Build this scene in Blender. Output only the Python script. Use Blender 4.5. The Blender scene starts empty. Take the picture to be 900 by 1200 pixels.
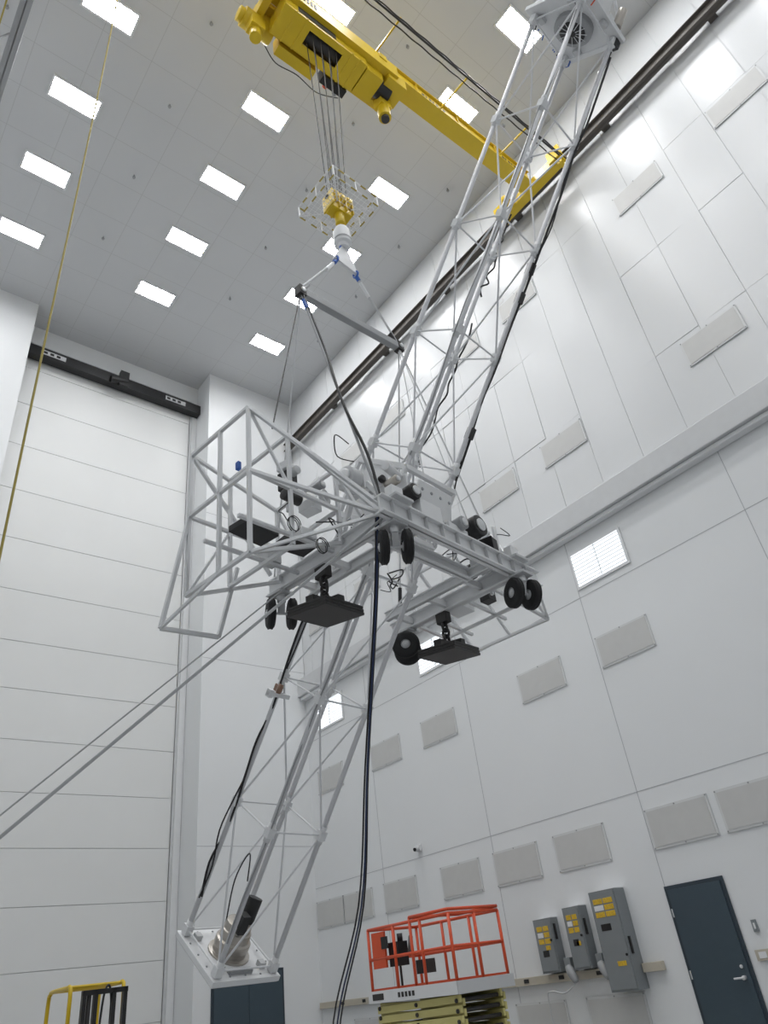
import bpy, math, random
from mathutils import Vector, Matrix
random.seed(4)
V=Vector

# ------------------------------------------------------------------ materials
MATS={}
def mat(name,col,rough=0.5,metal=0.0,noise=0.04,scale=6.0,bump=0.0,emit=None,spec=0.5):
    if name in MATS: return MATS[name]
    m=bpy.data.materials.new(name); m.use_nodes=True
    nt=m.node_tree; b=nt.nodes["Principled BSDF"]
    tc=nt.nodes.new("ShaderNodeTexCoord"); n=nt.nodes.new("ShaderNodeTexNoise")
    n.inputs["Scale"].default_value=scale; n.inputs["Detail"].default_value=4
    nt.links.new(tc.outputs["Object"],n.inputs["Vector"])
    mx=nt.nodes.new("ShaderNodeMix"); mx.data_type='RGBA'
    nt.links.new(n.outputs["Fac"],mx.inputs["Factor"])
    c=V(col[:3])
    mx.inputs[6].default_value=(*(c*(1-noise)),1); mx.inputs[7].default_value=(*[min(1,x) for x in c*(1+noise)],1)
    nt.links.new(mx.outputs[2],b.inputs["Base Color"])
    b.inputs["Roughness"].default_value=rough; b.inputs["Metallic"].default_value=metal
    b.inputs["Specular IOR Level"].default_value=spec
    if bump>0:
        bp=nt.nodes.new("ShaderNodeBump"); bp.inputs["Strength"].default_value=bump; bp.inputs["Distance"].default_value=0.02
        nt.links.new(n.outputs["Fac"],bp.inputs["Height"]); nt.links.new(bp.outputs["Normal"],b.inputs["Normal"])
    if emit:
        b.inputs["Emission Color"].default_value=(*emit[0],1); b.inputs["Emission Strength"].default_value=emit[1]
    MATS[name]=m; return m

def grid_mat(name,col,line,axes,rough,lw=0.012,noise=0.03,dark=0.75):
    m=bpy.data.materials.new(name); m.use_nodes=True
    nt=m.node_tree; b=nt.nodes["Principled BSDF"]; L=nt.links.new
    tc=nt.nodes.new("ShaderNodeTexCoord"); sep=nt.nodes.new("ShaderNodeSeparateXYZ"); L(tc.outputs["Object"],sep.inputs[0])
    cur=None
    for ax,sp,off in axes:
        a=nt.nodes.new("ShaderNodeMath"); a.operation='ADD'; a.inputs[1].default_value=-off+sp*100; L(sep.outputs[ax],a.inputs[0])
        mo=nt.nodes.new("ShaderNodeMath"); mo.operation='MODULO'; mo.inputs[1].default_value=sp; L(a.outputs[0],mo.inputs[0])
        lt=nt.nodes.new("ShaderNodeMath"); lt.operation='LESS_THAN'; lt.inputs[1].default_value=lw; L(mo.outputs[0],lt.inputs[0])
        if cur is None: cur=lt
        else:
            mm=nt.nodes.new("ShaderNodeMath"); mm.operation='MAXIMUM'; L(cur.outputs[0],mm.inputs[0]); L(lt.outputs[0],mm.inputs[1]); cur=mm
    n=nt.nodes.new("ShaderNodeTexNoise"); n.inputs["Scale"].default_value=0.6; n.inputs["Detail"].default_value=5; L(tc.outputs["Object"],n.inputs["Vector"])
    mx=nt.nodes.new("ShaderNodeMix"); mx.data_type='RGBA'; L(n.outputs["Fac"],mx.inputs["Factor"])
    c=V(col); mx.inputs[6].default_value=(*(c*(1-noise)),1); mx.inputs[7].default_value=(*(c*(1+noise)),1)
    m2=nt.nodes.new("ShaderNodeMix"); m2.data_type='RGBA'; L(cur.outputs[0],m2.inputs["Factor"]); L(mx.outputs[2],m2.inputs[6]); m2.inputs[7].default_value=(*line,1)
    L(m2.outputs[2],b.inputs["Base Color"]); b.inputs["Roughness"].default_value=rough
    return m

WHITE=mat("white_paint",(0.76,0.77,0.78),0.4)
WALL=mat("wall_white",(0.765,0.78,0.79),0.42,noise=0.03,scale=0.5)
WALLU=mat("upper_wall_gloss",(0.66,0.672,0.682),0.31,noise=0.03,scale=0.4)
SEAM=mat("seam_grey",(0.45,0.46,0.48),0.6)
VENT=mat("vent_grey",(0.57,0.57,0.56),0.6)
VENTF=mat("vent_frame",(0.65,0.66,0.66),0.5)
DOORW=mat("hangar_door_white",(0.74,0.75,0.745),0.45,noise=0.03,scale=0.8)
BLACK=mat("black_plastic",(0.012,0.012,0.013),0.45)
RUB=mat("rubber",(0.015,0.015,0.016),0.75)
DSTEEL=mat("dark_steel",(0.035,0.033,0.032),0.55,noise=0.3,scale=5)
ALU=mat("aluminium",(0.68,0.69,0.70),0.38,0.5)
GREY=mat("mid_grey_paint",(0.33,0.34,0.35),0.5)
LGREY=mat("light_grey",(0.57,0.58,0.59),0.5)
BOOM=mat("boom_tube_white",(0.72,0.73,0.75),0.35)
YEL=mat("crane_yellow",(0.66,0.46,0.015),0.35)
YEL2=mat("cable_yellow",(0.40,0.32,0.07),0.5)
RED=mat("lift_red",(0.68,0.085,0.025),0.4)
CREAM=mat("lift_cream",(0.62,0.56,0.22),0.5)
BLUE=mat("blue_tape",(0.03,0.12,0.45),0.5)
NAVY=mat("navy_cable",(0.015,0.03,0.09),0.5)
COPPER=mat("copper_bracket",(0.25,0.15,0.10),0.5)
BDOOR=mat("blue_grey_door",(0.045,0.07,0.09),0.4)
FRAMEB=mat("door_frame",(0.03,0.045,0.06),0.4)
CAB=mat("cabinet_grey",(0.22,0.24,0.25),0.45)
LABEL=mat("label_yellow",(0.65,0.42,0.03),0.5,noise=0.5,scale=40)
BROWN=mat("runway_dark",(0.09,0.08,0.07),0.6)
STRAP=mat("strap_grey",(0.54,0.55,0.56),0.6)
BEIGE=mat("beige_tray",(0.50,0.46,0.38),0.5)
BRASS=mat("machined_metal",(0.45,0.42,0.38),0.3,0.8)
FLOORM=mat("floor_epoxy",(0.42,0.43,0.44),0.3,noise=0.05,scale=1)
LAMP=mat("lamp_glow",(0.9,0.9,0.9),0.5,emit=((0.985,0.99,1.0),57.0))
WIN=mat("window_glow",(0.85,0.9,0.95),0.3,emit=((0.9,0.96,1.0),1.3))
CEIL=grid_mat("ceiling_tiles",(0.60,0.61,0.62),(0.49,0.495,0.50),[(0,1.2,0.1),(1,1.17,0.8)],0.6,0.014)

# ------------------------------------------------------------------ mesh builder
class B:
    def __init__(s,name,parent=None,bevel=0.0):
        s.n=name;s.p=parent;s.v=[];s.f=[];s.fm=[];s.sm=[];s.m=[];s.bev=bevel
    def mi(s,m):
        if m not in s.m: s.m.append(m)
        return s.m.index(m)
    def add(s,vs,fs,m,smooth=False):
        o=len(s.v); s.v+= [tuple(x) for x in vs]; i=s.mi(m)
        for f in fs: s.f.append([o+k for k in f]); s.fm.append(i); s.sm.append(smooth)
    def box(s,c,d,m,R=None):
        c=V(c); h=V(d)/2; vs=[]
        for x in(-1,1):
            for y in(-1,1):
                for z in(-1,1):
                    q=V((x*h.x,y*h.y,z*h.z))
                    if R is not None: q=R@q
                    vs.append(c+q)
        s.add(vs,[(0,1,3,2),(4,6,7,5),(0,4,5,1),(2,3,7,6),(0,2,6,4),(1,5,7,3)],m); return s
    def bb(s,a,b,m):
        a=V(a);b=V(b); d=b-a; return s.box((a+b)/2,(abs(d.x),abs(d.y),abs(d.z)),m)
    def beam(s,p,q,w,h,m,up=(0,0,1)):
        p=V(p);q=V(q); z=(q-p); L=z.length; z.normalize(); u=V(up)
        if abs(z.dot(u))>0.98: u=V((0,1,0))
        x=u.cross(z).normalized(); y=z.cross(x)
        R=Matrix((x,y,z)).transposed()
        return s.box((p+q)/2,(w,h,L),m,R)
    def ibeam(s,p,q,w,h,m,t=0.02):
        p=V(p);q=V(q); k=V((0,0,h/2-t/2))
        s.beam(p+k,q+k,w,t,m); s.beam(p-k,q-k,w,t,m); s.beam(p,q,t,h,m); return s
    def tube(s,p,q,r,m,n=10,r2=None):
        return s.lathe(p,V(q)-V(p),[(0,0),(r,0),(r if r2 is None else r2,(V(q)-V(p)).length),(0,(V(q)-V(p)).length)],m,n)
    def lathe(s,p,ax,prof,m,n=20):
        p=V(p);z=V(ax).normalized(); u=V((0,0,1)) if abs(z.z)<0.95 else V((1,0,0))
        x=u.cross(z).normalized(); y=z.cross(x)
        vs=[];fs=[]
        for r,a in prof:
            for k in range(n):
                t=2*math.pi*k/n; vs.append(p+z*a+(x*math.cos(t)+y*math.sin(t))*max(r,1e-4))
        for j in range(len(prof)-1):
            for k in range(n):
                k2=(k+1)%n; fs.append((j*n+k,j*n+k2,(j+1)*n+k2,(j+1)*n+k))
        s.add(vs,fs,m,n>8); return s
    def path(s,pts,r,m,n=6,sub=6,flat=None):
        P=[V(p) for p in pts]
        if sub>1 and len(P)>2:
            Q=[]
            for i in range(len(P)-1):
                a=P[max(i-1,0)];b=P[i];c=P[i+1];d=P[min(i+2,len(P)-1)]
                for k in range(sub):
                    t=k/sub; Q.append(0.5*((2*b)+(c-a)*t+(2*a-5*b+4*c-d)*t*t+(-a+3*b-3*c+d)*t**3))
            Q.append(P[-1]); P=Q
        vs=[];fs=[]; x=None
        for i,p in enumerate(P):
            z=(P[min(i+1,len(P)-1)]-P[max(i-1,0)]).normalized()
            if x is None: x=z.orthogonal().normalized()
            x=(x-z*x.dot(z)).normalized(); y=z.cross(x)
            for k in range(n):
                t=2*math.pi*k/n; vs.append(p+(x*math.cos(t)+y*math.sin(t))*r)
        for i in range(len(P)-1):
            for k in range(n): k2=(k+1)%n; fs.append((i*n+k,i*n+k2,(i+1)*n+k2,(i+1)*n+k))
        fs.append(tuple(range(n-1,-1,-1))); o=(len(P)-1)*n; fs.append(tuple(range(o,o+n)))
        s.add(vs,fs,m,True); return s
    def done(s,loc=None,rot=None):
        me=bpy.data.meshes.new(s.n); me.from_pydata(s.v,[],s.f)
        for m in s.m: me.materials.append(m)
        me.polygons.foreach_set("material_index",s.fm); me.polygons.foreach_set("use_smooth",s.sm); me.update()
        o=bpy.data.objects.new(s.n,me); bpy.context.scene.collection.objects.link(o)
        if s.p: o.parent=s.p
        if loc: o.location=loc
        if rot: o.rotation_euler=rot
        if s.bev>0:
            b=o.modifiers.new("bevel",'BEVEL'); b.width=s.bev; b.segments=2; b.limit_method='ANGLE'
        return o
def empty(name,loc=(0,0,0),rot=(0,0,0)):
    e=bpy.data.objects.new(name,None); e.location=loc; e.rotation_euler=rot; e.empty_display_size=0.3
    bpy.context.scene.collection.objects.link(e); return e

# ------------------------------------------------------------------ room
H=21.1; XW=12.0; YF=17.95; YD=19.05; XL=-2.2; YB=-7
XM=XW-.008
B("floor").bb((XL-.2,YB-.2,-.2),(XW+.2,YD+.4,0),FLOORM).done()
B("ceiling").bb((XL-.2,YB-.2,H),(XW+.2,YD+.4,H+.2),CEIL).done()
B("wall_left").bb((XL-.2,YB-.2,0),(XL,YD+.4,H),WALL).done()
B("wall_back").bb((XL,YB-.2,0),(XW,YB,H),WALL).done()
B("wall_far").bb((XL,YF,0),(2.52,YD+.35,H),WALL).bb((8.55,YF,0),(XW,YD+.35,H),WALL).bb((2.52,YD+.15,0),(8.55,YD+.35,H),WALL).bb((2.52,YD-.12,20.35),(8.55,YD+.15,H),WALL).done()
w=B("wall_right")
w.bb((XW+.03,YB-.2,0),(XW+.2,YD+.4,H),WALL)
w.bb((XW,YB,0),(XW+.03,YF,9.05),WALL)
def tiltpanel(bd,y0,y1,z0,z1,m):
    a=random.uniform(-.006,.006); b_=random.uniform(-.011,.011); g=.004
    cs=[]
    for y in(y0+g,y1-g):
        for z in(z0+g,z1-g):
            cs.append(V((XW+.008+a*(z-(z0+z1)/2)+b_*(y-(y0+y1)/2),y,z)))
    back=[V((XW+.04,c.y,c.z)) for c in cs]
    bd.add(cs+back,[(0,1,3,2),(0,4,5,1),(2,3,7,6),(0,2,6,4),(1,5,7,3)],m)
yy=YB; pw=1.02
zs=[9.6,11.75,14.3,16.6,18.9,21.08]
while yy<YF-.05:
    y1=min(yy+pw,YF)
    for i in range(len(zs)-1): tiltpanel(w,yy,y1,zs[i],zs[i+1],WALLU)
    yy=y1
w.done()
j=B("trim_1")
for z in (3.85,7.7): j.bb((XW-.004,YB,z-.006),(XW+.002,YF,z+.006),SEAM)
for y in (-3.6,.0,3.9,7.6,11.3,15.0): j.bb((XW-.004,y-.006,0),(XW+.002,y+.006,9.0),SEAM)
j.done()
B("trim_2",bevel=.02).bb((XW-.28,YB,9.08),(XM,YF,9.62),LGREY).bb((XW-.20,YB,8.99),(XM,YF,9.08),WHITE).done()  # grey ledge; white strip below it paints in the bright line of a lit gap
j=B("trim_3")
for z in (4.9,9.9,14.9): j.bb((8.55,YF-.004,z-.006),(XW,YF+.002,z+.006),SEAM)
j.done()
def vent(y,z,wd=1.22,hh=.64):
    b=B("wall_vent")
    b.bb((XW-.022,y-wd/2,z-hh/2),(XM+.004,y+wd/2,z+hh/2),VENTF)
    b.bb((XW-.030,y-wd/2+.04,z-hh/2+.04),(XW-.020,y+wd/2-.04,z+hh/2-.04),VENT)
    for sy in(-1,0,1):
        for sz in(-1,1): b.tube((XW-.034,y+sy*(wd/2-.02),z+sz*(hh/2-.02)),(XW-.02,y+sy*(wd/2-.02),z+sz*(hh/2-.02)),.012,GREY,6)
    b.done()
for y in (6.93,9.06,12.34,14.4,16.9): vent(y,6.45)
for y in (.9,3.0,5.6,6.96,9.08,10.72,12.36,14.43,16.1,17.3): vent(y,3.21)
for y in (9.13,10.81,13.4,16): vent(y,.62)
for y in (.9,3.07,6.89,8.97,12.3,14.4,16.9): vent(y,11.3)
for y in (.53,3.03,6.9,9.0,12.3,14.4,16.9): vent(y,16.2)
for i,y in enumerate((6.92,12.07,16.7)):
    b=B("window_%d"%(i+1))
    b.bb((XW-.03,y-.66,7.86),(XM,y+.66,8.7),WHITE)
    b.bb((XW-.036,y-.6,7.92),(XW-.02,y+.6,8.64),WIN)
    for k in range(9): b.bb((XW-.05,y-.6,7.96+k*.08),(XW-.036,y+.6,7.972+k*.08),LGREY)
    b.bb((XW-.05,y-.008,7.92),(XW-.034,y+.008,8.64),LGREY)
    b.done()
b=B("hangar_door",bevel=.006)
zz=[0,1.4,2.6,3.84,5.04,6.26,7.48,8.74,10,11.44,13.0,14.6,16.2,17.8,19.3,20.34]
for a,c in zip(zz,zz[1:]): b.bb((2.6,YD-.05,a+.007),(8.29,YD+.05,c-.007),DOORW)
b.bb((2.6,YD-.03,0.01),(8.29,YD+.03,20.34),LGREY)
b.done()
B("trim_4").bb((8.36,YD-.14,0),(8.54,YD+.1,20.34),WHITE).bb((8.30,YD-.09,0),(8.36,YD-.055,20.3),LGREY).done()
b=B("door_track_beam",bevel=.01)
b.bb((2.53,YD-.42,19.62),(8.54,YD-.13,20.02),BLACK)
b.bb((3.0,YD-.43,19.74),(3.75,YD-.42,19.92),LGREY); b.bb((7.2,YD-.43,19.74),(7.95,YD-.42,19.92),LGREY)
for q in(3.05,3.25,3.45,7.25,7.45,7.65): b.bb((q,YD-.436,19.78),(q+.12,YD-.43,19.88),BLACK)
b.bb((5.5,YD-.6,19.5),(5.8,YD-.42,20.15),BLACK); b.tube((5.2,YD-.55,19.62),(5.75,YD-.55,19.75),.12,BLACK)
b.done()
def pdoor(name,facing,c0,c1,z1):
    b=B(name,bevel=.006)
    if facing=='Y':
        b.bb((c0-.06,YF-.03,0),(c1+.06,YF-.004,z1+.06),FRAMEB)
        m=(c0+c1)/2
        b.bb((c0,YF-.05,.01),(m-.005,YF-.025,z1),BDOOR); b.bb((m+.005,YF-.05,.01),(c1,YF-.025,z1),BDOOR)
        b.tube((m+.1,YF-.1,1.0),(m+.22,YF-.1,1.0),.012,ALU)
    else:
        b.bb((XW-.03,c0-.06,0),(XM,c1+.06,z1+.06),FRAMEB)
        b.bb((XW-.05,c0,.01),(XW-.025,c1,z1),BDOOR)
        b.tube((XW-.05,c0+.09,1.0),(XW-.11,c0+.09,1.0),.03,ALU); b.tube((XW-.11,c0+.09,1.0),(XW-.11,c0+.24,1.0),.014,ALU)
        b.tube((XW-.05,c0+.09,1.14),(XW-.07,c0+.09,1.14),.025,ALU)
        for z in(.3,1.1,1.95): b.tube((XW-.055,c1+.01,z-.06),(XW-.055,c1+.01,z+.06),.012,ALU,8)
    b.done()
pdoor("door_1",'Y',9.05,10.85,2.1)
pdoor("door_2",'X',6.60,7.55,2.28)
B("light_switch",bevel=.004).bb((XW-.03,6.25,1.54),(XM,6.33,1.70),CAB).bb((XW-.04,6.275,1.58),(XW-.03,6.305,1.66),WHITE).done()
B("wall_outlet",bevel=.004).bb((XW-.04,6.2,1.18),(XM,6.42,1.32),BEIGE).bb((XW-.045,6.25,1.21),(XW-.04,6.37,1.29),WHITE).done()
b=B("security_camera",bevel=.005); b.bb((XW-.06,13.5,3.98),(XM,13.66,4.12),WHITE); b.tube((XW-.05,13.58,4.05),(XW-.22,13.5,4.0),.05,LGREY); b.tube((XW-.22,13.5,4.0),(XW-.24,13.49,3.995),.04,BLACK); b.done()
YR=(15.56,13.22,10.9,8.48,5.46,3.14,.8,-1.54,-3.88)
for ix,x in enumerate((1.3,5.42,9.6)):
    for y in YR:
        b=B("ceiling_light")
        z=H-.002; a=.56; c=.25
        b.bb((x-a-.05,y-c-.05,z-.03),(x+a+.05,y-c,z),WHITE); b.bb((x-a-.05,y+c,z-.03),(x+a+.05,y+c+.05,z),WHITE)
        b.bb((x-a-.05,y-c,z-.03),(x-a,y+c,z),WHITE); b.bb((x+a,y-c,z-.03),(x+a+.05,y+c,z),WHITE)
        b.add([(x-a,y-c,z-.01),(x-a,y+c,z-.01),(x+a,y+c,z-.01),(x+a,y-c,z-.01)],[(0,1,2,3)],LAMP)
        for k in (-.12,0,.12): b.bb((x-a,y+k-.012,z-.03),(x+a,y+k+.012,z-.014),GREY)
        b.done()
b=B("sprinkler_heads")
for x in (-.6,3.3,7.5,11.0):
    for y in [14.4-2.34*i for i in range(9)]:
        b.tube((x,y,H-.003),(x,y,H-.10),.02,GREY,6); b.lathe((x,y,H-.1),(0,0,-1),[(0,0),(.045,0),(.035,.04),(0,.04)],GREY,8)
b.done()

# ------------------------------------------------------------------ runway beams
b=B("crane_runway_beam",bevel=.008); b.ibeam((11.72,YB+.01,18.8),(11.72,YF-.01,18.8),.20,.34,BROWN,.03)
for y in range(-6,18,3): b.bb((11.8,y-.1,18.7),(XM,y+.1,18.9),BROWN)
b.done()
b=B("crane_runway_beam",bevel=.008); b.ibeam((-.25,YB+.01,18.8),(-.25,YF-.01,18.8),.22,.36,GREY,.03)
for y in range(-6,18,3): b.bb((-.32,y-.06,18.98),(-.18,y+.06,H-.003),GREY)
b.done()
b=B("festoon_rail"); b.beam((-.55,YB+.01,18.1),(-.55,YF-.01,18.1),.03,.05,YEL2)
for y in range(-6,18,3): b.beam((-.55,y,18.1),(-.36,y,18.62),.03,.03,GREY)
b.done()

# ------------------------------------------------------------------ crane
cr=empty("overhead_crane",(0,5.15,18.6))
b=B("bridge_girder",cr,.01)
b.bb((.1,-.14,-.2),(11.2,.14,.2),YEL); b.bb((.1,-.2,-.23),(11.2,.2,-.2),YEL); b.bb((.1,-.2,.2),(11.2,.2,.23),YEL)
for x0 in (7.5,10.2):
    for i in range(7): b.bb((x0+i*.11,-.146,-.07),(x0+i*.11+(.05 if i%2 else .08),-.14,.08),DSTEEL)
for x in [.8+i*1.3 for i in range(8)]: b.bb((x,-.19,-.2),(x+.02,.19,.2),YEL)
b.done()
for nm,x in (("end_truck_1",11.42),("end_truck_2",.05)):
    b=B(nm,cr,.01); b.bb((x-.13,-1.1,-.24),(x+.13,1.1,.04),YEL)
    for y in(-.95,.95):
        b.tube((x-.1,y,.0),(x+.10,y,.0),.14,DSTEEL,16); b.bb((x-.2,y-.2,-.22),(x-.12,y+.2,.2),YEL); b.bb((x-.14,y-.12 if y<0 else y,-.42),(x+.05,y if y<0 else y+.12,-.2),YEL)
    b.tube((x-.5,.6,-.2),(x-.1,.6,-.2),.11,YEL,14); b.bb((x-.5,.5,-.5),(x-.28,.75,-.25),YEL)
    b.done()
b=B("trolley_hoist",cr,.015)
b.bb((3.4,-.36,-.8),(6.5,-.2,-.33),YEL); b.bb((3.4,.35,-.8),(6.5,.5,-.33),YEL)
for x in(3.4,4.6,5.6,6.35): b.bb((x,-.2,-.72),(x+.15,.35,-.4),YEL)
b.tube((3.9,.07,-.8),(5.6,.07,-.8),.2,DSTEEL,22)
b.bb((3.7,-.24,-1.06),(5.7,-.21,-.6),YEL); b.bb((3.7,.36,-1.06),(5.7,.39,-.6),YEL)
b.bb((3.7,-.24,-1.08),(4.35,.39,-1.05),YEL); b.bb((5.15,-.24,-1.08),(5.7,.39,-1.05),YEL); b.bb((4.35,.2,-1.08),(5.15,.39,-1.05),YEL); b.bb((4.35,-.24,-1.08),(5.15,-.1,-1.05),YEL)
b.bb((3.7,-.24,-1.06),(3.73,.39,-.6),YEL); b.bb((5.67,-.24,-1.06),(5.7,.39,-.6),YEL)
for x in(3.95,4.2,5.3,5.5): b.bb((x,-.26,-1.09),(x+.03,.41,-1.06),YEL)
b.bb((4.0,-.25,-1.0),(4.9,-.243,-.7),DSTEEL)
b.bb((5.72,-.2,-1.1),(6.15,.36,-.6),YEL); b.tube((6.15,.07,-.85),(6.5,.07,-.85),.2,BLACK,18)
b.bb((6.25,-.3,-.95),(6.75,.2,-.5),YEL); b.bb((6.3,.1,-1.25),(6.6,.35,-.9),YEL); b.tube((6.45,.22,-1.6),(6.45,.22,-1.2),.14,YEL,16); b.tube((6.45,.22,-1.68),(6.45,.22,-1.6),.09,DSTEEL,14)
b.tube((3.2,.55,-.75),(3.85,.55,-.75),.2,YEL,18); b.tube((3.1,.55,-.75),(3.2,.55,-.75),.15,YEL,18); b.bb((3.3,.35,-1.2),(3.6,.62,-.8),YEL); b.tube((3.45,.5,-1.45),(3.45,.5,-1.2),.12,YEL,14)
b.bb((4.0,.5,-1.0),(4.9,.72,-.5),YEL); b.bb((5.1,.5,-.9),(5.7,.68,-.5),BLACK); b.bb((4.1,.72,-.9),(4.8,.74,-.6),YEL)
for x in (4.3,4.55,5.3,5.55): b.tube((x,.68,-.75),(x,.76,-.75),.06,RED if x in(4.3,5.3) else GREY,12)
for x in (3.7,6.1):
    for y in(-.28,.28): b.tube((x,y-.05,-.28),(x,y+.05,-.28),.12,DSTEEL,14); b.bb((x-.1,y-.1,-.5),(x+.1,y+.1,-.3),YEL)
b.path([(3.8,.72,-.9),(4.1,.8,-1.1),(4.6,.78,-1.02),(5.1,.8,-1.12),(5.6,.7,-.95)],.012,BLACK)
for i in range(9): b.bb((3.6+i*.09,-.37,-.68),(3.65+i*.09,-.358,-.5),BLACK)
b.done()
b=B("festoon_cables",cr)
for o in(0,.16):
    pts=[]
    for i in range(12):
        x=5+i*.56; pts+= [(x,-1.0-o,-.35),(x+.28,-1.0-o,-.40)]
    b.path(pts,.015,BLACK,6,3)
b.beam((3.5,-1.1,-.28),(11.2,-1.1,-.28),.04,.04,DSTEEL)
for x in (4,6,8,10): b.beam((x,-.2,-.15),(x,-1.15,-.26),.035,.04,YEL)
b.done()
hx,hy=4.74,5.33-5.15
b=B("hoist_ropes",cr)
for i in range(4):
    for jy in(-1,1):
        b.tube((hx-.3+i*.2,.05+jy*.1,-.9),(hx-.13+i*.085,hy+jy*.08,-6.15),.0095,DSTEEL,6)
b.done()
b=B("hook_block",cr,.01)
for i in(-.2,-.07,.07,.2): b.bb((hx+i-.015,hy-.14,-6.52),(hx+i+.015,hy+.14,-6.12),YEL)
b.bb((hx-.2,hy-.1,-6.55),(hx+.2,hy+.1,-6.42),YEL)
for i in(-.135,0,.135): b.tube((hx+i-.03,hy,-6.22),(hx+i+.03,hy,-6.22),.17,YEL,20)
b.tube((hx,hy,-6.8),(hx,hy,-6.5),.08,YEL,14); b.tube((hx-.24,hy,-6.22),(hx+.24,hy,-6.22),.04,DSTEEL,12)
b.done()
b=B("rope_guard_frame",cr,.003)
Rg=Matrix.Rotation(math.radians(3),3,'Z')
g=.46; zc=-6.45; hh=.26
cs=[V((hx,hy,zc))+Rg@V((sx*g,sy*g,0)) for sx,sy in((-1,-1),(1,-1),(1,1),(-1,1))]
for dz in(0,hh):
    for i in range(4):
        P0=cs[i]+V((0,0,dz)); P1=cs[(i+1)%4]+V((0,0,dz))
        for q in range(8): b.tube(P0.lerp(P1,q/8),P0.lerp(P1,(q+1)/8),.014,YEL2 if q%2 else WHITE,8)
for i in range(4):
    b.tube(cs[i],cs[i]+V((0,0,hh)),.014,WHITE,8); b.tube(cs[i],V((hx,hy,zc))+(cs[i]-V((hx,hy,zc)))*.3,.01,WHITE,8)
    m_=(cs[i]+cs[(i+1)%4])/2; b.tube(m_,m_+V((0,0,hh)),.01,WHITE,8)
for k in range(1,12):
    t=-g+2*g*k/12
    for A,C in(((t,-g),(t,g)),((-g,t),(g,t))):
        b.tube(V((hx,hy,zc))+Rg@V((A[0],A[1],0)),V((hx,hy,zc))+Rg@V((C[0],C[1],0)),.005,WHITE,5)
b.done()
b=B("crane_pendant_cable"); b.path([(.9,5.55,17.9),(.91,5.52,12),(.89,5.51,6),(.9,5.5,1.2)],.011,YEL2,8)
b.bb((.82,5.42,.75),(.98,5.58,1.2),YEL); b.done()

# ------------------------------------------------------------------ gondola
G=empty("telescope_gondola",(4.88,5.05,6.23),(0,0,math.radians(8)))
e=V((0,-.614,.789)).normalized(); l=V((1,0,0)); n=V((0,.789,.614)).normalized()
Pc=V((0,.085,0))
Rb=Matrix((l,n,e)).transposed()
def bp(s,a,c): return Pc+e*s+l*a+n*c
Wd=.365
NB=8
sN=[-5.3+i*(11.8/NB) for i in range(NB+1)]
b=B("truss_boom",G)
cor=[(-1,-1),(1,-1),(1,1),(-1,1)]
for (x,y) in cor:
    b.tube(bp(sN[0],x*Wd,y*Wd),bp(sN[-1],x*Wd,y*Wd),.030,BOOM,14)
    for s_ in sN:
        b.tube(bp(s_-.10,x*Wd,y*Wd),bp(s_+.10,x*Wd,y*Wd),.040,WHITE,14)
        b.box(bp(s_,x*Wd,y*Wd),(.088,.088,.1),WHITE,Rb)
for i,s_ in enumerate(sN):
    for k in range(4):
        A=cor[k];C=cor[(k+1)%4]
        b.tube(bp(s_,A[0]*Wd,A[1]*Wd),bp(s_,C[0]*Wd,C[1]*Wd),.011,BOOM,8)
        if i<NB:
            s2=sN[i+1]
            if (i+(k//2))%2: A,C=C,A
            b.tube(bp(s_,A[0]*Wd,A[1]*Wd),bp(s2,C[0]*Wd,C[1]*Wd),.012,BOOM,8)
b.box(bp(-2.55,-.40,.30),(.30,.06,.05),WHITE,Rb); b.box(bp(-2.55,-.52,.30),(.06,.07,.09),WHITE,Rb); b.box(bp(-2.5,-.34,.42),(.07,.08,.08),COPPER,Rb); b.tube(bp(-2.52,-.45,.25),bp(-2.42,-.45,.25),.03,COPPER)
b.done()
b=B("boom_cables",G)
def wob(x,y,s0,s1,r,amp,m=BLACK,nn=12):
    pts=[]
    for i in range(nn+1):
        s_=s0+(s1-s0)*i/nn
        pts.append(bp(s_,x*Wd+random.uniform(-amp,amp)+.03*x,y*Wd+random.uniform(-amp,amp)-.03))
    b.path(pts,r,m,6,4)
wob(1,-1,.5,6.3,.016,.025); wob(1,-1,.4,6.4,.010,.04,DSTEEL); wob(-1,-1,-5.0,-.5,.010,.02,GREY); wob(-1,1,-4.9,-.6,.014,.03); wob(-1,1,-4.9,-.6,.010,.045)
wob(-1,-1,.5,6.3,.008,.02,GREY); wob(1,1,3.0,4.2,.012,.05); wob(1,1,.6,2.6,.012,.05)
for s_ in (2.9,3.3,1.1): b.box(bp(s_,Wd+.03,-Wd),(.07,.09,.14),DSTEEL,Rb)
b.done()
b=B("lower_end_plate",G,.008)
s0=-5.39
b.box(bp(s0,0,0),(.88,.90,.06),WHITE,Rb)
b.box(bp(s0-.035,0,0),(.86,.88,.015),LGREY,Rb)
for x in(-.39,-.2,.0,.2,.39):
    for y in(-.39,.39): b.tube(bp(s0+.03,x,y),bp(s0+.04,x,y),.012,GREY,8); b.tube(bp(s0+.03,y,x),bp(s0+.04,y,x),.012,GREY,8)
b.lathe(bp(s0+.02,0,0),e,[(0,0),(.24,0),(.24,.03),(.19,.03),(.19,.08),(.2,.09),(.2,.17),(.17,.18),(.17,.27),(.15,.28),(.15,.36),(0,.36)],BRASS,28)
b.tube(bp(s0+.3,.08,0),bp(s0+.62,.14,.05),.085,BLACK,14); b.box(bp(s0+.42,-.05,-.1),(.1,.12,.2),BLACK,Rb)
for x,y in((-.27,-.27),(.27,-.27),(.27,.27),(-.27,.27)): b.box(bp(s0+.06,x,y),(.08,.08,.06),LGREY,Rb)
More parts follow.
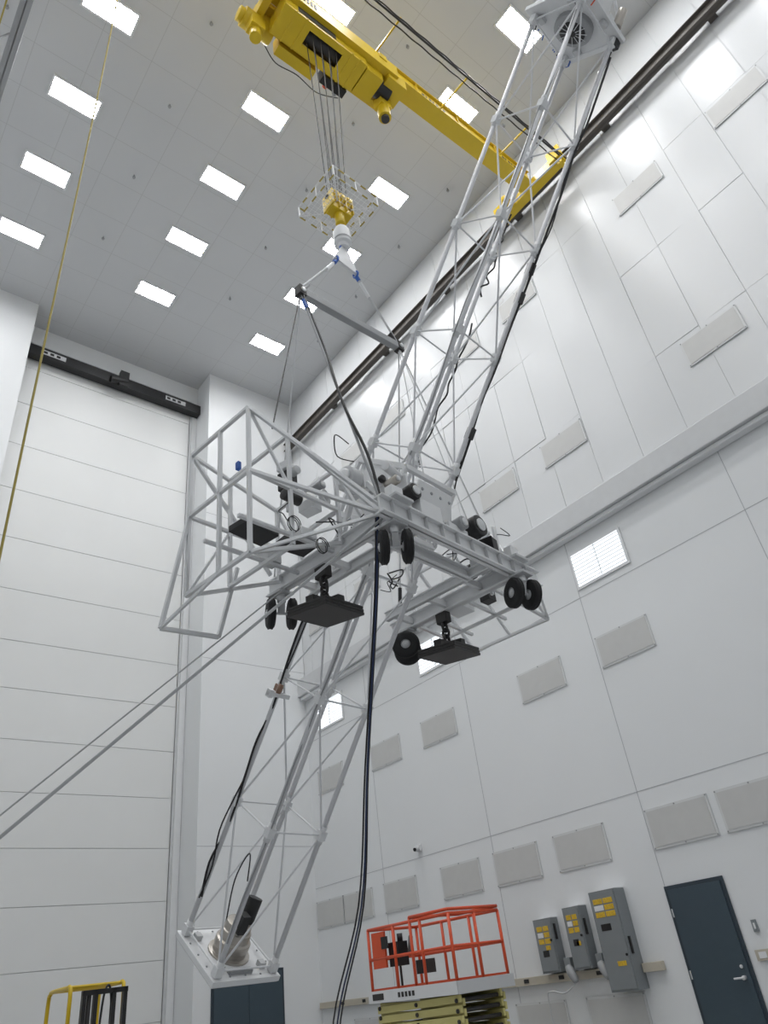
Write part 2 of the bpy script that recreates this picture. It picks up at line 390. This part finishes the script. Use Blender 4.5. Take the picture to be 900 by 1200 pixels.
b.box(bp(s0+.05,-.05,-.34),(.3,.06,.04),GREY,Rb)
b.path([bp(s0+.3,-.1,.1),bp(s0+.8,-.2,.1),bp(s0+1.2,-.3,-.1),bp(s0+1.0,-.36,-.3)],.009,BLACK)
b.done()
b=B("upper_end_platform",G,.008)
s1=6.6
b.box(bp(s1,0,0),(.98,.92,.06),WHITE,Rb)
b.lathe(bp(s1-.12,0,0),e,[(0,0),(.2,0),(.25,.02),(.25,.10),(.2,.12),(0,.12)],GREY,28)
b.lathe(bp(s1-.13,0,0),e,[(0,0),(.17,0),(.17,.02),(0,.02)],BLACK,24)
for k in range(12):
    t=k*math.pi/6; b.beam(bp(s1-.135,.05*math.cos(t),.05*math.sin(t)),bp(s1-.135,.2*math.cos(t),.2*math.sin(t)),.01,.01,LGREY)
b.box(bp(s1+.32,0,0),(.5,.5,.55),WHITE,Rb)
b.box(bp(s1+.18,-.36,.1),(.18,.4,.28),LGREY,Rb); b.box(bp(s1+.18,.38,-.1),(.2,.3,.3),WHITE,Rb)
b.tube(bp(s1+.05,.3,-.42),bp(s1+.3,.3,-.42),.06,BRASS,12)
b.box(bp(s1-.1,-.42,-.38),(.12,.12,.14),WHITE,Rb); b.box(bp(s1-.08,.42,-.38),(.10,.08,.1),BLACK,Rb); b.box(bp(s1-.08,.42,.36),(.06,.06,.08),BLUE,Rb)
for x,y in((-.35,-.2),(.33,.15),(-.3,.3),(.1,-.38)): b.box(bp(s1-.07,x,y),(.1,.08,.06),LGREY,Rb)
for k in range(7):
    a=random.uniform(-.5,.4); c=random.choice([-.45,.45])
    b.path([bp(s1-.05,a,c),bp(s1+.10,a+.06,c*1.12),bp(s1+.08,a+.12,c*1.08),bp(s1-.12,a+.1,c*.95)],.010,random.choice([BLACK,BLACK,BLUE,RED]))
for x,y in((-.5,-.46),(.5,-.46),(.5,.46),(-.5,.46)): b.tube(bp(s1+.02,x*.9,y*.9),bp(s1+.5,x*.55,y*.55),.02,BOOM,8)
b.done()

zb=-.95
b=B("base_frame",G,.005)
b.ibeam((-1.25,-.7,zb),(1.45,-.7,zb),.12,.20,WHITE)
b.ibeam((-1.0,-.7,zb),(-1.0,1.25,zb),.12,.18,WHITE)
b.ibeam((1.0,-.7,zb),(1.0,1.25,zb),.12,.18,WHITE)
b.ibeam((-.62,-.7,zb),(-.62,1.0,zb),.07,.12,WHITE); b.ibeam((.62,-.7,zb),(.62,1.0,zb),.07,.12,WHITE)
for y in(-.2,.35,.9):
    b.beam((-1,y,zb),(-.62,y,zb),.05,.08,WHITE); b.beam((.62,y,zb),(1,y,zb),.05,.08,WHITE)
b.ibeam((-.62,-.3,zb),(.62,-.3,zb),.1,.14,WHITE)
for x in [-1.1+i*.25 for i in range(10)]:
    b.bb((x,-.755,zb-.08),(x+.008,-.71,zb+.08),LGREY)
for sx in(-1,1):
    b.box((sx*1.0,-.7,zb+.11),(.26,.26,.03),LGREY); b.box((sx*1.0,-.7,zb+.2),(.16,.10,.16),WHITE)
b.done()
b=B("gimbal_frame",G,.006)
for sx in(-1,1):
    x=sx*.62
    for y in(-.55,.6): b.beam((x,y,zb+.08),(x,.085+(y-.085)*.2,-.05),.06,.06,WHITE)
    b.box((x,.085,0),(.10,.26,.26),WHITE)
    b.tube((sx*.42,.085,0),(sx*.85,.085,0),.10,LGREY,20)
    b.tube((sx*.70,.085,0),(sx*.85,.085,0),.15,BLACK if sx>0 else LGREY,22)
    b.tube((sx*.85,.085,0),(sx*.88,.085,0),.1,ALU,18)
for s_ in(-.35,.35):
    for k in range(4):
        A=cor[k];C=cor[(k+1)%4]; q=.42
        b.beam(bp(s_,A[0]*q,A[1]*q),bp(s_,C[0]*q,C[1]*q),.05,.07,WHITE)
for x,y in cor: b.beam(bp(-.35,x*.42,y*.42),bp(.35,x*.42,y*.42),.05,.05,WHITE)
b.box(bp(0,-.42,0),(.02,.5,.66),WHITE,Rb); b.box(bp(0,.42,0),(.02,.5,.66),LGREY,Rb)
b.box((-.62,-.35,-.5),(.03,.5,.5),WHITE); b.box((-.2,-.6,-.45),(.55,.03,.35),WHITE,Matrix.Rotation(math.radians(12),3,'X'))
for i in range(4): b.tube((-.42+.15*i,-.64,-.38),(-.42+.15*i,-.60,-.38),.02,GREY,10)
b.done()

def caster(nm,x,y,ang):
    b=B(nm,G,.003); z=-1.27
    b.box((x,y,zb-.11),(.2,.2,.03),LGREY); b.tube((x,y,zb-.2),(x,y,zb-.1),.05,ALU,14)
    a=V((math.cos(ang),math.sin(ang),0)); t=V((-a.y,a.x,0)); off=t*.04
    c=V((x,y,z))+off
    b.beam(V((x,y,zb-.19)),c,.07,.06,LGREY)
    b.tube(c-a*.17,c+a*.17,.016,ALU,8)
    for s_ in(-1,1):
        w0=c+a*(s_*.115)
        b.lathe(w0-a*.045,a,[(.06,0),(.12,.0),(.15,.005),(.166,.022),(.170,.045),(.166,.068),(.15,.085),(.12,.09),(.06,.09)],RUB,30)
        for g_ in(-.02,.02): b.lathe(w0+a*(g_-.004),a,[(.165,0),(.173,.0),(.173,.008),(.165,.008)],RUB,30)
        b.lathe(w0-a*.047,a,[(0,0),(.04,0),(.045,.01),(.075,.016),(.08,.02),(.08,.074),(.075,.078),(.045,.084),(.04,.094),(0,.094)],LGREY,18)
    b.done()
caster("caster_1",-.98,-.62,math.radians(-40)); caster("caster_2",.98,-.76,math.radians(-22))
caster("caster_3",-.98,1.08,math.radians(-30)); caster("caster_4",1.0,1.0,math.radians(36))

for nm,x,y in (("ballast_plate_1",-.98,.4),("ballast_plate_2",1.0,.42)):
    b=B(nm,G,.006); R_=Matrix.Rotation(math.radians(5),3,'X')@Matrix.Rotation(math.radians(-6),3,'Y')@Matrix.Rotation(math.radians(8),3,'Z')
    for k in range(3): b.box((x,y,-1.585+.034*k),(.62-.01*k,.5,.03),DSTEEL,R_)
    b.box((x,y,-1.46),(.5,.1,.08),DSTEEL,R_); b.box((x,y,-1.46),(.1,.42,.07),DSTEEL,R_)
    b.box((x,y,zb-.15),(.1,.16,.14),DSTEEL)
    for k in range(4):
        c=V((x,y,-1.14-.08*k))
        if k%2: ring=[c+V((.045*math.cos(t),0,.06*math.sin(t))) for t in [i*math.pi/5 for i in range(11)]]
        else: ring=[c+V((0,.045*math.cos(t),.06*math.sin(t))) for t in [i*math.pi/5 for i in range(11)]]
        b.path(ring,.018,DSTEEL,8,1)
    b.done()

b=B("instrument_cage_1",G,.003); t=.038
def br(p,q,w=t): b.beam(p,q,w,w,ALU)
x0,x1=-2.2,-1.05; y0,y1=.03,1.02; z0,z1=-1.45,.24; zm=-.55; ym=.5; xm=x0+.5
for y in(y0,y1):
    br((x0,y,z0),(x0,y,z1)); br((xm,y,-1.2),(xm,y,.13)); br((x1,y,zb),(x1,y,-.02))
    br((x0,y,z1),(x1,y,-.02)); br((x0,y,z0),(x1,y,zb)); br((x0,y,zm),(x1,y,zm))
br((x0,ym,z0),(x0,ym,z1))
for z in(z0,zm,z1): br((x0,y0,z),(x0,y1,z))
br((xm,y0,.13),(xm,y1,.13)); br((xm,y0,-1.2),(xm,y1,-1.2)); br((x1,y0,-.02),(x1,y1,-.02)); br((x1,y0,zm),(x1,y1,zm))
br((x0,y0,z1),(-1.1,-.6,zb+.1)); br((xm,y0,.13),(-1.0,-.5,zb+.1)); br((x0,y0,zm),(-1.1,-.6,zb)); br((x0,y0,z0),(-1.1,-.6,zb),.03)
br((x0,y1,z1),(-1.1,1.1,zb+.1)); br((x0,y0,z1),(xm,y0,zm),.028); br((x0,y1,z0),(xm,y1,zm),.028)
br((x1,y0,-.02),(-.65,-.1,zb+.1)); br((x1,y1,-.02),(-.65,.9,zb+.1))
br((x0,y1,zm),(-2.44,1.03,-1.84)); br((-2.44,1.03,-1.84),(-1.82,1.03,-1.78)); br((-1.82,1.03,-1.78),(-1.6,1.03,zb)); br((x0,ym,z0),(-2.44,1.03,-1.84),.028)
b.done()
b=B("instrument_cage_2",G,.003)
x0,x1=2.25,1.05; y0,y1=-.3,.9; z0=-1.08; z1=-.15
for y in(y0,y1):
    br((x0,y,z0),(x1,y,z0+.1)); br((x1,y,z0),(x1,y,z1)); br((x0,y,z0),(x1+.25,y,z1)); br((x1,y,z1),(x1+.25,y,z1))
    br(((x0+x1)/2,y,z0+.05),((x0+x1)/2,y,z0+.68),.03)
for x,z in((x0,z0),(x1+.25,z1),(x1,z0+.1),((x0+x1)/2,z0+.05)): br((x,y0,z),(x,y1,z))
br((x0,.3,z0),(x1+.25,.3,z1),.03); br((x0,y0,z0),(1.4,-.7,zb),.03); br((x1+.25,y0,z1),(1.1,-.65,zb+.1),.03)
b.done()

b=B("instrument_boxes",G,.006)
def dev(x,y,z,d,m,ang=0): b.box((x,y,z),d,m,Matrix.Rotation(math.radians(ang),3,'Z'))
for y in(.2,.75): b.beam((-2.2,y,zb-.02),(-1.0,y,zb+.0),.04,.04,ALU); b.beam((1.0,y-.1,zb-.02),(1.9,y-.1,zb-.06),.04,.04,ALU)
dev(-1.85,.42,zb+.045,(.42,.26,.07),BLACK,5); dev(-1.85,.42,zb+.09,(.40,.24,.015),WHITE,5)
dev(-1.35,.38,zb+.045,(.36,.24,.07),BLACK,-4); dev(-1.3,.3,zb+.13,(.2,.16,.10),WHITE,-4)
dev(-1.35,.8,zb+.12,(.18,.16,.2),LGREY)
b.tube((-1.45,.35,zm),(-1.45,.35,.05),.03,ALU); dev(-1.45,.35,-.18,(.14,.16,.22),BLACK,10); dev(-1.45,.35,.0,(.18,.14,.1),WHITE,10); b.tube((-1.56,.30,-.4),(-1.34,.30,-.4),.06,DSTEEL,16); b.tube((-1.45,.18,-.1),(-1.45,.3,-.1),.05,LGREY,16)
b.lathe((-1.2,.1,-.42),(.3,-1,0),[(.05,0),(.09,0),(.09,.05),(.05,.05),(.05,0)],LGREY,20)
dev(-1.15,.35,-.38,(.16,.2,.12),WHITE,10)
dev(1.35,.4,zb+.10,(.30,.26,.16),WHITE,5); dev(1.5,.05,zb+.12,(.16,.14,.14),BLACK)
dev(1.45,-.15,-.45,(.06,.07,.24),BLACK,8); dev(1.45,-.15,-.30,(.065,.075,.05),BLUE,8)
dev(-.85,-.4,zb+.20,(.24,.3,.22),WHITE,8); dev(.85,-.4,zb+.2,(.22,.24,.2),LGREY)
dev(-.85,-.45,-.42,(.16,.14,.12),WHITE,15); b.tube((-.94,-.55,-.42),(-.94,-.5,-.42),.04,BLACK,14)
dev(-.38,-.58,zb+.24,(.34,.18,.28),WHITE); dev(.1,-.55,zb+.2,(.36,.18,.18),WHITE,3); dev(.75,-.58,zb+.25,(.16,.16,.24),BLACK,12)
dev(1.12,-.2,-.62,(.07,.08,.07),BLUE); dev(-2.16,.25,-.35,(.04,.05,.09),BLUE)
for x,y,z,r,h_,m_ in((-.62,-.62,-.52,.09,.14,BLACK),(.45,-.64,-.55,.13,.14,BLACK),(.15,-.62,-.62,.08,.16,GREY),(-1.2,.15,-.25,.05,.14,GREY),(1.25,.1,-.55,.10,.16,BLACK),(-.9,-.62,-.5,.05,.16,BRASS)):
    b.tube((x,y-h_/2,z),(x,y+h_/2,z),r,m_,20); b.tube((x,y-h_/2-.02,z),(x,y-h_/2,z),r*.6,ALU,16)
b.tube((-.95,-.6,-.3),(-.6,-.5,-.25),.05,WHITE,16); b.tube((.9,-.6,zb+.1),(.9,-.6,-.35),.025,ALU)
b.done()
b=B("gondola_cables",G)
for k in range(20):
    x=random.uniform(-1.5,1.3); y=random.uniform(-.6,.7); z=random.uniform(zb+.1,-.4)
    p=V((x,y,z)); pts=[p]
    for i in range(4):
        p=p+V((random.uniform(-.18,.18),random.uniform(-.15,.15),random.uniform(-.13,.12))); pts.append(p)
    b.path(pts,random.choice([.006,.008,.009]),random.choice([BLACK,BLACK,BLACK,GREY]),6,5)
for k in range(2):
    c=V((-1.7+.35*k,-.02,-.98-.12*k)); b.path([c+V((.07*math.cos(t),.02*t/6,.08*math.sin(t))) for t in [i*.6 for i in range(24)]],.005,BLACK,6,2)
b.done()

# ------------------------------------------------------------------ rigging
rg=empty("lifting_rigging",G.location[:],(0,0,math.radians(8)))
b=B("load_rotator",rg,.006)
hk=V((-.1,.3,0))
b.lathe(hk+V((0,0,4.95)),(0,0,1),[(0,0),(.09,0),(.09,.08),(.14,.1),(.14,.4),(.11,.42),(.11,.48),(.07,.5),(.05,.57),(0,.58)],WHITE,24)
b.lathe(hk+V((0,0,5.1)),(0,0,1),[(.145,0),(.145,.04),(.145,.04)],GREY,24)
b.path([hk+V((.07*math.cos(t),0,4.9+.1*math.sin(t))) for t in [i*math.pi/6 for i in range(13)]],.025,BLUE,8,1)
o=[(-.06,0,4.95),(.06,0,4.95),(.26,0,4.5),(-.26,0,4.5)]
vs=[hk+V((p[0],sy,p[2])) for sy in(-.025,.025) for p in o]
b.add(vs,[(0,1,2,3),(7,6,5,4),(0,4,5,1),(1,5,6,2),(2,6,7,3),(3,7,4,0)],WHITE)
for sx in(-.21,.21): b.path([hk+V((sx,.05*math.cos(t),4.5+.06*math.sin(t))) for t in [i*math.pi/5 for i in range(11)]],.018,BLUE,8,1)
b.done()
Lb=V((-1.1,.3,3.12)); Rr=V((.9,.3,3.42))
b=B("spreader_bar",rg,.006)
b.beam(Lb,Rr,.10,.12,GREY)
for p in(Lb,Rr): b.box(p,(.12,.12,.17),DSTEEL); b.tube(p+V((0,-.08,0)),p+V((0,.08,0)),.04,ALU,12)
b.done()
b=B("slings",rg)
for p,sx in((Lb,-1),(Rr,1)):
    q=hk+V((sx*.21,0,4.47)); b.tube(q,p+V((0,0,.08)),.018,LGREY,8)
    b.tube(q.lerp(p,.1),q.lerp(p,.3),.03,WHITE,8); b.tube(q.lerp(p,.02),q.lerp(p,.07),.034,BLUE,8); b.tube(q.lerp(p,.8),q.lerp(p,.92),.026,GREY if sx<0 else DSTEEL,8)
b.tube(Lb,(-1.0,-.55,zb+.1),.016,GREY,8); b.tube(Lb,(-1.9,.03,.12),.008,DSTEEL,6); b.tube(Lb,(-1.05,1.1,zb+.1),.010,STRAP,6)
A=V((-1.0,-.55,zb+.1)); b.tube(Lb.lerp(A,.05),Lb.lerp(A,.10),.03,BLUE,8)
b.path([Lb+V((0,-.02,0)),Lb.lerp(A,.3)+V((.03,-.02,-.02)),Lb.lerp(A,.6)+V((-.05,-.03,0)),Lb.lerp(A,.8)+V((.03,-.04,0)),Lb.lerp(A,.97)],.017,BLACK)
for q in((1.0,-.55,zb+.1),(1.0,1.1,zb+.1)):
    q=V(q); b.tube(Rr,q,.012,STRAP,8); b.tube(q.lerp(Rr,.02),q.lerp(Rr,.1),.025,BLACK,8)
b.tube(Rr,(.5,-.6,zb+.1),.008,STRAP,6); b.tube(Rr,(-.3,-.6,zb+.1),.008,STRAP,6)
b.done()

def strap(pts,wd=.03):
    b=B("tag_line")
    for p,q in zip(pts,pts[1:]): b.beam(p,q,wd,.006,STRAP,up=(0.3,0.2,1))
    e_=V(pts[-1]); b.box(e_+V((0,0,.02)),(.15,.15,.05),DSTEEL); b.done()
strap([(3.95,4.35,5.3),(1.3,5.9,2.65),(-1.3,7.42,.03)],.032)
strap([(3.75,5.6,5.2),(1.39,6.3,2.91),(-1.3,7.1,.3),(-1.3,7.1,.03)],.018)
b=B("umbilical_cable_bundle")
for k in range(3):
    o=V((.015*math.cos(k*2.1),.015*math.sin(k*2.1),0))
    b.path([V((3.9,4.4,5.35))+o,V((4.05,4.75,4.6))+o,V((4.43,5.62,3.3))+o*(1+k*.3),V((4.95,6.6,2.2))+o*2,V((5.4,7.8,1.25))+o*3,V((6.0,8.8,.3))+o*2,V((6.6,9.1,.02+.02*(k%2)))+o*6],.010,BLACK if k<2 else NAVY,6,6)
b.done()

# ------------------------------------------------------------------ wall equipment
def cabinet(y0,y1,z0,z1,dp):
    b=B("electrical_cabinet",bevel=.008)
    b.bb((XW-dp,y0,z0),(XM,y1,z1),CAB); b.bb((XW-dp-.015,y0+.02,z0+.03),(XW-dp,y1-.02,z1-.03),CAB)
    ym=(y0+y1)/2; f=XW-dp-.02
    for i in range(3): b.bb((f,y0+.07,z1-.40+i*.1),(f+.006,ym-.01,z1-.32+i*.1),LABEL); b.bb((f,ym+.01,z1-.40+i*.1),(f+.006,y1-.07,z1-.32+i*.1),LABEL if i!=1 else WHITE)
    b.bb((f,y0+.1,z0+.35),(f+.006,ym,z0+.42),LABEL)
    b.bb((f,ym-.05,z1-.6),(f+.006,y1-.12,z1-.5),BLACK)
    b.bb((XW-dp+.05,y0-.03,z0+.5),(XW-dp+.09,y0,z0+.75),BLACK)
    b.bb((XW-dp,y0,z1),(XM,y1,z1+.012),WHITE)
    b.tube((f-.015,y0+.05,z0+.5),(f+.01,y0+.05,z0+.5),.02,BLACK)
    b.done()
cabinet(10.0,10.42,1.35,2.2,.22); cabinet(9.28,9.66,1.35,2.3,.24); cabinet(8.4,8.95,.98,2.45,.3)
for y in(9.83,9.12):
    b=B("power_plug",bevel=.01)
    b.lathe((XW-.2,y,1.42),(-.1,-.5,-.85),[(0,0),(.06,0),(.08,.1),(.065,.24),(.045,.28),(0,.28)],GREY,16); b.bb((XW-.2,y-.07,1.35),(XM,y+.07,1.55),CAB)
    if y>9.5: b.path([(XW-.22,y-.1,1.15),(XW-.26,y+.15,1.04),(XW-.24,y+.45,1.08),(XW-.2,y+.6,.95),(XW-.15,y+.62,.02)],.014,LGREY)
    b.done()
b=B("conduit_tray",bevel=.006); b.bb((XW-.1,8.97,1.2),(XM,17.9,1.33),BEIGE)
for i in range(10): b.bb((XW-.115,9.2+i*.85,1.24),(XW-.1,9.32+i*.85,1.3),BLACK)
b.done()
b=B("conduit_tray",bevel=.006); b.bb((XW-.1,8.0,1.2),(XM,8.38,1.33),BEIGE); b.done()

# ------------------------------------------------------------------ scissor lift
SL=empty("scissor_lift",(9.4,10.6,0))
b=B("guard_rails",SL)
hxx,hyy,zf,zt=.56,1.06,1.34,2.34
def rr(p,q,r=.026,m=RED): b.tube(p,q,r,m,10)
cs=[(-hxx,-hyy),(hxx,-hyy),(hxx,hyy),(-hxx,hyy)]
for i in range(4):
    A=cs[i];C=cs[(i+1)%4]
    for z in(zt,zf+.55): rr((A[0],A[1],z),(C[0],C[1],z))
    nseg=3 if i%2 else 2
    for k in range(nseg):
        t_=k/nseg; x=A[0]+(C[0]-A[0])*t_; y=A[1]+(C[1]-A[1])*t_; rr((x,y,zf),(x,y,zt))
    b.beam((A[0],A[1],zf+.07),(C[0],C[1],zf+.07),.012,.12,RED)
rr((-hxx,-.1,zt+.06),(hxx,-.1,zt+.06)); rr((-hxx,-.1,zf),(-hxx,-.1,zt+.06)); rr((-hxx,-.1,zt+.06),(-hxx,-hyy,zt+.06)); rr((hxx,-.1,zt+.06),(hxx,-hyy,zt+.06)); rr((hxx,-hyy,zt+.06),(-hxx,-hyy,zt+.06))
b.bb((-hxx-.02,.6,1.75),(-hxx+.02,.95,2.28),RED)
b.bb((-hxx-.03,.5,2.02),(-hxx-.02,.68,2.2),BLACK)
b.bb((-.5,.35,1.75),(-.28,.6,2.1),BLACK); b.tube((-.35,.45,2.1),(-.35,.45,2.22),.05,BLACK); b.tube((-.45,.1,1.9),(-.15,.4,2.15),.04,DSTEEL)
b.bb((-.1,.15,1.6),(.12,.4,1.8),DSTEEL); b.tube((-.4,.45,zf),(-.4,.45,1.75),.02,DSTEEL)
b.done()
b=B("platform_deck",SL,.005)
b.bb((-.6,-1.1,1.27),(.6,1.1,1.33),LGREY); b.bb((-.62,-1.11,1.27),(-.6,1.11,1.44),WHITE); b.bb((-.62,-1.12,1.27),(.62,-1.10,1.44),LGREY); b.bb((.6,-1.11,1.27),(.62,1.11,1.44),WHITE); b.bb((-.62,1.10,1.27),(.62,1.12,1.44),WHITE)
b.bb((-.625,.7,1.31),(-.62,1.0,1.4),DSTEEL)
for i in range(5): b.bb((-.625,-.1+i*.09,1.32),(-.62,-.04+i*.09,1.39),DSTEEL)
b.done()
b=B("scissor_stack",SL,.006)
for z in (1.19,1.06,.93,.80):
    for x in(-.5,.38):
        b.beam((x,-1.02,z+.025),(x,1.02,z-.025),.05,.10,CREAM); b.beam((x+.06,-1.02,z-.025),(x+.06,1.02,z+.025),.05,.10,CREAM)
    for y in(-.95,0,.95): b.tube((-.55,y,z),(.5,y,z),.03,DSTEEL)
    for y in(-.5,.5): b.bb((-.44,y-.3,z-.04),(.38,y+.3,z+.02),CREAM)
b.done()
b=B("chassis",SL,.015)
b.bb((-.55,-1.1,.2),(.55,1.1,.72),CREAM); b.bb((-.58,-.7,.15),(-.5,.7,.55),RED)
for y in(-.8,.8):
    for x in(-.5,.42): b.tube((x-.06,y,.2),(x+.14,y,.2),.2,RUB,24); b.tube((x-.07,y,.2),(x+.15,y,.2),.1,LGREY,18)
b.done()

# ------------------------------------------------------------------ forklift
FK=empty("forklift",(4.28,12.4,0),(0,0,math.radians(-4)))
b=B("overhead_guard",FK)
g0,g1,h0,h1=-.36,.36,-.5,.7; zt=1.97
for x in(g0,g1):
    b.path([(x,h0,.9),(x,h0,1.85),(x,h0+.08,zt),(x,h0+.2,zt),(x,h1-.2,zt),(x,h1-.08,zt-.03),(x,h1,1.8),(x,h1,.7)],.028,YEL,8,3)
for y in(h0+.1,h0+.35,h0+.6,h0+.85,h1-.1): b.tube((g0,y,zt),(g1,y,zt),.02,YEL,8)
b.done()
b=B("mast",FK,.004)
for x in(-.27,-.12,.12,.27): b.bb((x-.025,-.9,.1),(x+.025,-.8,1.9),BLACK)
b.bb((-.3,-.9,1.84),(.3,-.82,1.9),BLACK); b.tube((-.2,-.85,.3),(-.2,-.85,1.85),.03,DSTEEL)
b.path([(-.05,-.85,1.2),(-.02,-.88,1.8),(.05,-.86,1.93),(.1,-.84,1.7),(.1,-.84,1.2)],.015,BLACK)
b.bb((-.4,-.98,.2),(.4,-.92,.6),BLACK)
for x in(-.25,.25): b.bb((x-.05,-1.9,.06),(x+.05,-.98,.1),DSTEEL); b.bb((x-.05,-1.0,.06),(x+.05,-.94,.55),DSTEEL)
b.done()
b=B("body",FK,.03)
b.bb((-.45,-.78,.2),(.45,.9,.7),YEL); b.bb((-.43,.3,.7),(.43,.95,1.05),YEL); b.bb((-.25,-.1,.7),(.25,.35,.85),BLACK); b.bb((-.25,.28,.85),(.25,.4,1.3),BLACK)
b.tube((0,-.55,.7),(0,-.35,1.15),.02,BLACK); b.lathe((0,-.35,1.15),(0,.4,.9),[(.13,0),(.15,.0),(.15,.02),(.13,.02)],BLACK,20)
for x in(-.48,.34):
    for y in(-.6,.65): b.tube((x,y,.22),(x+.14,y,.22),.22,RUB,24); b.tube((x-.01,y,.22),(x+.15,y,.22),.1,YEL,18)
b.done()

# ------------------------------------------------------------------ camera
cam=bpy.data.cameras.new("camera"); co=bpy.data.objects.new("camera",cam); bpy.context.scene.collection.objects.link(co)
R=Matrix([[0.7837109935541078,-0.2647340585050892,-0.5618834014720999],[-0.6107737087502741,-0.4929332208082181,-0.6196549979811927],[-0.11292721231779546,0.8288140431309429,-0.5480097869811001]])
M=R.to_4x4(); M.translation=V((0,0,1.5)); co.matrix_world=M
cam.sensor_fit='VERTICAL'; cam.sensor_height=36; cam.lens=25.2; cam.clip_start=.05; cam.clip_end=200
bpy.context.scene.camera=co
wd=bpy.data.worlds.new("world"); bpy.context.scene.world=wd; wd.use_nodes=True
wd.node_tree.nodes["Background"].inputs[0].default_value=(.8,.85,.9,1); wd.node_tree.nodes["Background"].inputs[1].default_value=.5
bpy.context.scene.view_settings.view_transform='Standard'
